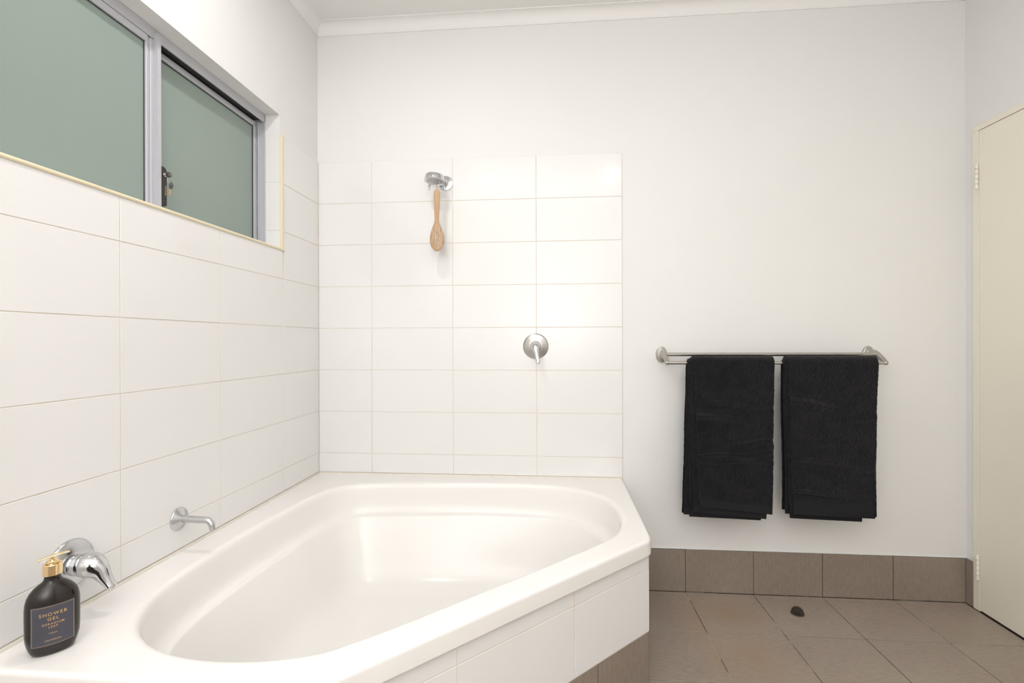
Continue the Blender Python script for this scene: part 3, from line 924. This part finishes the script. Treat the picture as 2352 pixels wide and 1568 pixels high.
# ================================================================== TOWELS
def towel_layer(x_top, x_bot, z_front, z_back, R, thick, nu, nv, creases, seed, lean=0.0, spread=0.004, jit=0.0005, z0part=None, fuzzy=True):
    """cloth sheet hung over the front bar.
    x_top/x_bot: (left,right); z_front/z_back: bottom heights (left,right); R = radius of this layer's middle surface."""
    zc = FBZ
    bm = bmesh.new()
    def surf(u, s, side):
        # s: 0 (front bottom) .. 1 (back bottom)
        zf = z_front[0] + (z_front[1] - z_front[0]) * u
        zb = z_back[0] + (z_back[1] - z_back[0]) * u
        lf = zc - zf; lb = zc - zb; arc = PI * R
        tot = lf + arc + lb
        d = s * tot
        if d < lf:
            z = zf + d; k = (zc - z) / lf
            y = FBY - R - spread * k; n = Vector((0, -1, 0)); hang = k
        elif d < lf + arc:
            a = (d - lf) / R
            y = FBY - R * math.cos(a); z = zc + R * math.sin(a); n = Vector((0, -math.cos(a), math.sin(a))); hang = 0
        else:
            e = d - lf - arc; z = zc - e; k = e / lb
            y = FBY + R + spread * 0.8 * k; n = Vector((0, 1, 0)); hang = k
        xl = x_top[0] + (x_bot[0] - x_top[0]) * hang
        xr = x_top[1] + (x_bot[1] - x_top[1]) * hang
        x = xl + (xr - xl) * u
        w = 0.0
        front = d < lf
        if front:
            for (cz, amp, sl, wd, ph) in creases:
                q = (z - (cz + sl * (u - 0.5) + 0.008 * math.sin(4 * u + ph))) / (wd * 0.75)
                w += 3.0 * amp * math.exp(-q * q) * max(0.0, 0.45 + 0.55 * math.sin(4.2 * u + ph))
            w += 0.0016 * noise.noise(Vector((x * 9, z * 14, seed)))
            w += 0.0026 * noise.noise(Vector((x * 3.5, z * 5, seed + 9)))
        else:
            w += 0.0006 * noise.noise(Vector((x * 9, z * 12, seed + 3)))
        h = thick / 2 * side
        edge = min(u, 1 - u) * (xr - xl)
        if edge < thick * 0.5:
            h *= math.sqrt(max(0.05, 1 - (1 - edge / (thick * 0.5)) ** 2))
        p = Vector((x, y, z)) + n * (h + w)
        x_w = 0.0022 * noise.noise(Vector((u * 2 + seed, z * 7, 1.3)))
        p.x += x_w
        if fuzzy:
            p += Vector((random.gauss(0, jit), random.gauss(0, jit), random.gauss(0, jit * 0.6)))
        p.y = min(p.y, -0.012)
        return p
    us = sorted(set([0, 0.004, 0.010, 0.02] + [i / nu for i in range(nu + 1)] + [0.98, 0.99, 0.996, 1]))
    ss = sorted(set([0, 0.0015] + [i / nv for i in range(nv + 1)] + [0.9985, 1]))
    if z0part is not None:
        zf = z_front[0]; tot = (zc - z_front[0]) + PI * R + (zc - z_back[0])
        ss = [i / 14 * (z0part / tot) for i in range(15)]
    A = [[bm.verts.new(surf(u, s, 1)) for u in us] for s in ss]
    B = [[bm.verts.new(surf(u, s, -1)) for u in us] for s in ss]
    nu_, nv_ = len(us), len(ss)
    for i in range(nv_ - 1):
        for j in range(nu_ - 1):
            bm.faces.new((A[i][j], A[i][j + 1], A[i + 1][j + 1], A[i + 1][j]))
            bm.faces.new((B[i][j], B[i + 1][j], B[i + 1][j + 1], B[i][j + 1]))
        bm.faces.new((A[i][0], A[i + 1][0], B[i + 1][0], B[i][0]))
        bm.faces.new((A[i][-1], B[i][-1], B[i + 1][-1], A[i + 1][-1]))
    for j in range(nu_ - 1):
        bm.faces.new((A[0][j], B[0][j], B[0][j + 1], A[0][j + 1]))
        bm.faces.new((A[-1][j], A[-1][j + 1], B[-1][j + 1], B[-1][j]))
    return bm

def make_towel(name, label, layers, creases, hem_out, hem_band_z, seed):
    xc = (layers[0][0][0] + layers[0][0][1]) / 2
    root = empty(name, (xc, FBY, FBZ + 0.02), label=label, cat='towel', group='black towels on the rail')
    nl = len(layers)
    for i, (xt, xb_, zf, zb, R, th) in enumerate(layers):
        outer = (i == nl - 1)
        bm = towel_layer(xt, xb_, zf, zb, R, th, 120 if outer else 24, 440 if outer else 110, creases if outer else creases[:0], seed + i,
                         jit=0.00065 if outer else 0.00045, spread=0.004 + 0.002 * i)
        o = obj('folded_layer', bm, M_TOWEL, None, smooth=True)
        o.parent = root; o.matrix_parent_inverse = parent_inv(root)
        # flat woven hem at the front foot of this layer
        zl = hem_out if outer else 0.03
        hb = towel_layer(xt, xb_, zf, zb, R, th + (0.0022 if outer else 0.0012), 40, 10, creases if outer else [], seed + i, spread=0.004 + 0.002 * i, z0part=zl, fuzzy=False)
        h = obj('woven_hem', hb, M_HEM, None, smooth=True, angle=1.0)
        h.parent = o; h.matrix_parent_inverse = o.matrix_parent_inverse if False else parent_inv(o)
    return root

# (x_top),(x_bot),(z_front),(z_back),R,thickness   from innermost to outermost
TL = [((1.7030, 2.040), (1.686, 1.985), (0.398, 0.402), (0.395, 0.395), 0.0105, 0.0050),
      ((1.7085, 2.047), (1.7075, 2.000), (0.392, 0.384), (0.41, 0.40), 0.0160, 0.0050),
      ((1.7160, 2.052), (1.7200, 2.020), (0.412, 0.392), (0.42, 0.42), 0.0215, 0.0050),
      ((1.7270, 2.0560), (1.7440, 2.0410), (0.440, 0.414), (0.43, 0.43), 0.0272, 0.0055)]
CRL = [(0.868, 0.0024, -0.02, 0.012, 0.3), (0.845, -0.0030, 0.03, 0.010, 2.1), (0.806, 0.0022, -0.01, 0.012, 1.0), (0.70, -0.0022, 0.03, 0.014, 4.0), (0.676, 0.0022, 0.03, 0.012, 3.0),
       (0.655, -0.0028, 0.02, 0.009, 0.8), (0.628, 0.0024, -0.01, 0.012, 5.0), (0.60, -0.002, -0.02, 0.012, 2.0), (0.92, 0.0016, 0.02, 0.02, 2.7)]
make_towel('hand_towel', 'black terry towel nearer the bath, its folded layers fanned out at the left edge', TL, CRL, 0.034, None, 3.1)
TR = [((2.0960, 2.440), (2.1020, 2.400), (0.414, 0.414), (0.42, 0.42), 0.0105, 0.0050),
      ((2.1030, 2.452), (2.1180, 2.405), (0.396, 0.388), (0.40, 0.40), 0.0160, 0.0050),
      ((2.1090, 2.4640), (2.1130, 2.4560), (0.425, 0.412), (0.43, 0.43), 0.0215, 0.0055),
      ((2.1110, 2.4660), (2.1250, 2.4450), (0.418, 0.408), (0.43, 0.43), 0.0278, 0.0060)]
CRR = [(0.50, 0.0030, -0.012, 0.008, 1.2), (0.486, -0.0028, -0.012, 0.007, 1.2), (0.63, 0.0022, -0.02, 0.012, 0.3), (0.60, -0.002, -0.02, 0.014, 2.5), (0.88, -0.0018, -0.05, 0.014, 1.0),
       (0.855, 0.0018, -0.05, 0.014, 1.0), (0.80, 0.0012, 0.02, 0.02, 4), (0.71, 0.0014, 0.0, 0.02, 5)]
make_towel('hand_towel', 'black terry towel nearer the door, with one wide flat hem across its foot', TR, CRR, 0.062, None, 8.4)

# ================================================================== BOTTLE
bt = empty('soap_bottle', (0.1010, -1.3770, RIMZ), (0, 0, math.radians(49)), label='dark brown pump bottle of shower gel with gold cap on the bath rim', cat='bottle')
bt.scale = (1.0, 1.0, 1.03)
def sup(a, b, z, e=2.6, n=56):
    out = []
    for k in range(n):
        t = 2 * PI * k / n
        c, s = math.cos(t), math.sin(t)
        out.append(Vector((a * math.copysign(abs(c) ** (2 / e), c), b * math.copysign(abs(s) ** (2 / e), s), z)))
    return out
bp = [(0.026, 0.015, 0.0005, 2.1), (0.031, 0.0190, 0.0012, 2.1), (0.0345, 0.0220, 0.005, 2.1), (0.0375, 0.0242, 0.012, 2.1), (0.0405, 0.0264, 0.022, 2.1), (0.0425, 0.0278, 0.032, 2.1), (0.0432, 0.0282, 0.045, 2.1),
      (0.0435, 0.0284, 0.080, 2.1), (0.0433, 0.0282, 0.094, 2.1), (0.0424, 0.0274, 0.104, 2.1), (0.0400, 0.0258, 0.114, 2.1), (0.0355, 0.0232, 0.123, 2.1), (0.0290, 0.0200, 0.131, 2.05), (0.0220, 0.0168, 0.1365, 2), (0.0165, 0.0145, 0.1405, 2),
      (0.0140, 0.0135, 0.1445, 2), (0.0132, 0.0132, 0.150, 2), (0.0130, 0.0130, 0.158, 2)]
bm = bmesh.new()
rings(bm, [sup(a, b, z, e) for a, b, z, e in bp])
obj('glass_body', bm, M_BOTTLE, bt, smooth=True, angle=1.0)
def bottle_front(x, z, eps):
    a = b = None
    for (a0, b0, z0, e0), (a1, b1, z1, e1) in zip(bp, bp[1:]):
        if z0 <= z <= z1:
            t = (z - z0) / (z1 - z0); a = a0 + (a1 - a0) * t; b = b0 + (b1 - b0) * t
    q = min(0.999, abs(x) / a)
    return -b * (1 - q ** 2.1) ** (1 / 2.1) - eps
LW, LZ0, LZ1 = 0.0335, 0.0225, 0.1010
def label_pt(u, v, eps):     # u in metres across (arc-like), v height
    return Vector((u, bottle_front(u, v, eps), v))
bm = bmesh.new()
nu = 28; nv = 16
F = [[bm.verts.new(label_pt(-LW + 2 * LW * i / nu, LZ0 + (LZ1 - LZ0) * j / nv, 0.0006)) for i in range(nu + 1)] for j in range(nv + 1)]
G = [[bm.verts.new(label_pt(-LW + 2 * LW * i / nu, LZ0 + (LZ1 - LZ0) * j / nv, 0.0001)) for i in range(nu + 1)] for j in range(nv + 1)]
for j in range(nv):
    for i in range(nu):
        bm.faces.new((F[j][i], F[j][i + 1], F[j + 1][i + 1], F[j + 1][i]))
        bm.faces.new((G[j][i], G[j + 1][i], G[j + 1][i + 1], G[j][i + 1]))
for i in range(nu):
    bm.faces.new((F[0][i], G[0][i], G[0][i + 1], F[0][i + 1])); bm.faces.new((F[-1][i], F[-1][i + 1], G[-1][i + 1], G[-1][i]))
for j in range(nv):
    bm.faces.new((F[j][0], F[j + 1][0], G[j + 1][0], G[j][0])); bm.faces.new((F[j][-1], G[j][-1], G[j + 1][-1], F[j + 1][-1]))
lab = obj('label', bm, M_LABEL, bt, smooth=True, angle=1.0)
bm = bmesh.new()
def line_strip(p, q, w, seg=26):
    for k in range(seg):
        a = [p[i] + (q[i] - p[i]) * k / seg for i in (0, 1)]; b = [p[i] + (q[i] - p[i]) * (k + 1) / seg for i in (0, 1)]
        if abs(p[1] - q[1]) < 1e-6: o1, o2 = (0, -w / 2), (0, w / 2)
        else: o1, o2 = (-w / 2, 0), (w / 2, 0)
        vs = [bm.verts.new(label_pt(a[0] + o1[0], a[1] + o1[1], 0.0008)), bm.verts.new(label_pt(b[0] + o1[0], b[1] + o1[1], 0.0008)),
              bm.verts.new(label_pt(b[0] + o2[0], b[1] + o2[1], 0.0008)), bm.verts.new(label_pt(a[0] + o2[0], a[1] + o2[1], 0.0008))]
        bm.faces.new(vs)
bw = LW - 0.0018; za, zb = LZ0 + 0.0018, LZ1 - 0.0018
for p, q in (((-bw, za), (bw, za)), ((-bw, zb), (bw, zb)), ((-bw, za), (-bw, zb)), ((bw, za), (bw, zb))):
    line_strip(p, q, 0.0005)
obj('label_border', bm, M_GOLDINK, lab)
for txt, size, zz, spc in (('SHOWER', 0.0086, 0.0840, 1.32), ('GEL', 0.0086, 0.0748, 1.30), ('GERANIUM', 0.0056, 0.0653, 1.30), ('LEAF', 0.0056, 0.0590, 1.3), ('750mL', 0.0038, 0.0470, 1.35), ('UNIVERSAL', 0.0040, 0.0335, 1.30)):
    bm = text_mesh(txt, size, 0.0, spc, size * 0.018)
    bmesh.ops.triangulate(bm, faces=bm.faces)
    for v in bm.verts:
        v.co = label_pt(v.co.x, zz + v.co.y, 0.0009)
    obj('lettering', bm, M_GOLDINK, lab)
bm = bmesh.new()
lathe(bm, [(0.0148, 0.1525), (0.0160, 0.1535), (0.0160, 0.1735), (0.0153, 0.1745), (0.0120, 0.1745), (0.0118, 0.1735)], 48)
obj('cap', bm, M_GOLD, bt, smooth=True, angle=0.5)
bm = bmesh.new()
lathe(bm, [(0.0105, 0.1735), (0.0105, 0.1795), (0.0098, 0.1805), (0.0060, 0.1805), (0.0040, 0.1800), (0.0040, 0.1880)], 36)
obj('pump_collar', bm, M_GOLD, bt, smooth=True, angle=0.5)
bm = bmesh.new()
sweep(bm, smooth_path([((-0.0230, 0.0, 0.1835), .0030, .0020), ((-0.013, 0, 0.1872), .0048, .0021), ((0.0, 0, 0.1895), .0062, .0022), ((0.014, 0, 0.1910), .0058, .0018), ((0.026, 0, 0.1905), .0045, .0014)], 6), 16, ref=Vector((0, 0, 1)), round_end=True)
obj('pump_lever', bm, M_GOLD, bt, smooth=True, angle=1.0)

# ================================================================== KEYS
def key_bm(L_=0.040, bow=0.0105, wd=0.62):
    bm = bmesh.new()
    # bow: flat rounded ring, axis y; blade downwards (local -z)
    n = 28
    outer = [Vector((bow * wd * math.cos(2 * PI * k / n), 0, bow * 0.95 * math.sin(2 * PI * k / n))) for k in range(n)]
    inner = [Vector((0.0022 * math.cos(2 * PI * k / n), 0, bow * 0.45 + 0.0022 * math.sin(2 * PI * k / n))) for k in range(n)]
    t = 0.0011
    A = [[bm.verts.new(p + Vector((0, s * t, 0))) for p in lp] for s in (-1, 1) for lp in (outer, inner)]
    oa, ia, ob, ib = A
    for k in range(n):
        j = (k + 1) % n
        bm.faces.new((oa[k], oa[j], ia[j], ia[k])); bm.faces.new((ob[k], ib[k], ib[j], ob[j]))
        bm.faces.new((oa[k], ob[k], ob[j], oa[j])); bm.faces.new((ia[k], ia[j], ib[j], ib[k]))
    return bm
def blade_bm(bow=0.0105, L_=0.022):
    bm = bmesh.new()
    prof = [(0.0022, -bow * 0.8)]
    for k in range(8):
        z = -bow * 0.85 - L_ * (k + 0.5) / 8
        prof.append((0.0026 if k % 2 else 0.0017, z))
    prof += [(0.0008, -bow * 0.85 - L_), (-0.0020, -bow * 0.85 - L_ + 0.003), (-0.0022, -bow * 0.8)]
    t = 0.0008
    rings(bm, [[Vector((x, s * t, z)) for x, z in prof] for s in (-1, 1)])
    return bm
KZ = 1.6545
k1 = empty('key', (-0.0360, -0.8868, KZ), (0, math.radians(90), math.radians(0)), label='small key standing in the cylinder of the window lock', cat='key')
obj('bow', key_bm(bow=0.0095, wd=0.95), mat('dull_key_steel', (0.30, 0.27, 0.24), 0.35, 1.0), k1)
obj('blade', blade_bm(0.0095, 0.008), M_BRASS, k1)
k1.rotation_euler = (0, 0, 0)
k1.matrix_world = Matrix.Translation((-0.0440, -0.8845, KZ)) @ Matrix.Rotation(math.radians(20), 4, 'X') @ Matrix.Rotation(math.radians(90), 4, 'Y')
k2 = empty('key', (-0.0385, -0.8830, 1.6210), (math.radians(0), math.radians(8), math.radians(38)), label='dark headed key with copper blade dangling from the ring below the window lock', cat='key')
obj('bow', key_bm(bow=0.0115, wd=0.50), M_BLACK, k2)
obj('blade', blade_bm(bow=0.0115, L_=0.020), M_BRASS, k2)
bm = bmesh.new()
rg = [((0.0090 * math.cos(a), 0.0, 0.0100 * math.sin(a)), .0003, .0003) for a in [2 * PI * i / 28 for i in range(29)]]
sweep(bm, rg, 8, ref=Vector((0, 1, 0)), round_end=False)
kr = obj('key_ring', bm, M_CHROME2, None, (-0.0400, -0.8830, 1.6360), (0, 0, math.radians(60)), smooth=True)
tag(kr, 'thin wire ring joining the two window lock keys', 'key ring')

# ================================================================== FLOOR DOOR STOP
ds = empty('door_stop', (2.1440, -0.1480, 0.0), (0, 0, math.radians(-38)), label='small dark half dome door stop on the floor tiles below the towels', cat='door stop')
bm = bmesh.new()
nn, mm_ = 24, 10
R_, H_ = 0.0245, 0.026
M_STOPR = mat('brown_rubber', (0.045, 0.038, 0.026), 0.5)
grid = []
for j in range(mm_ + 1):
    ph = PI / 2 * j / mm_
    grid.append([Vector((R_ * math.cos(ph) * math.cos(PI * i / nn), R_ * math.cos(ph) * math.sin(PI * i / nn), 0.003 + H_ * math.sin(ph))) for i in range(nn + 1)])
G_ = [[bm.verts.new(p) for p in row] for row in grid[:-1]]
topv = bm.verts.new((0, 0, 0.003 + H_))
for a, b in zip(G_, G_[1:]):
    for i in range(nn): bm.faces.new((a[i], a[i + 1], b[i + 1], b[i]))
for i in range(nn): bm.faces.new((G_[-1][i], G_[-1][i + 1], topv))
fc = [r[-1] for r in G_] + [topv] + [r[0] for r in G_[::-1]]
bm.faces.new(fc)
bm.faces.new(G_[0][::-1])
obj('metal_dome', bm, M_STOP, ds, smooth=True, angle=0.8)
bm = bmesh.new()
rings(bm, [[Vector((0.0185 * math.cos(PI * i / 16), yy, 0.004 + 0.0175 * math.sin(PI * i / 16))) for i in range(17)] for yy in (0.001, -0.0065)])
obj('rubber_buffer', bm, M_STOPR, ds, smooth=True, angle=0.6)
bm = bmesh.new(); lathe(bm, [(0.0262, 0.0), (0.0262, 0.0022), (0.0250, 0.0032)], 40)
obj('base_ring', bm, M_STOP, ds, smooth=True, angle=0.6)

# pale scuffs in the tiles round the door stop
bm = bmesh.new()
M_SCUFF = mat('pale_scuff', (0.50, 0.46, 0.41), 0.8)
rnd = random.Random(4)
def scuff(x0, y0, x1, y1, w=0.0011):
    d = Vector((x1 - x0, y1 - y0, 0)).normalized(); q = Vector((-d.y, d.x, 0)) * w / 2
    a, b = Vector((x0, y0, 0.00015)), Vector((x1, y1, 0.00015))
    h = Vector((0, 0, 0.0002))
    vs = [bm.verts.new(p) for p in (a, (a * 2 + b) / 3 + q, (a + b * 2) / 3 + q * 0.7, b, (a + b * 2) / 3 - q * 0.7, (a * 2 + b) / 3 - q)]
    bm.faces.new(vs)
scuff(2.205, -0.205, 2.248, -0.186, 0.0018); scuff(2.246, -0.188, 2.226, -0.222, 0.0018)
scuff(2.070, -0.135, 2.150, -0.225, 0.0016); scuff(2.080, -0.150, 2.125, -0.200, 0.0012)
for i in range(9):
    x = 2.055 + rnd.random() * 0.04; y = -0.06 - rnd.random() * 0.09
    scuff(x, y, x + 0.02 + rnd.random() * 0.03, y - 0.012 - rnd.random() * 0.02, 0.0008)
o = obj('scuff_marks', bm, M_SCUFF, floor); o['kind'] = 'stuff'
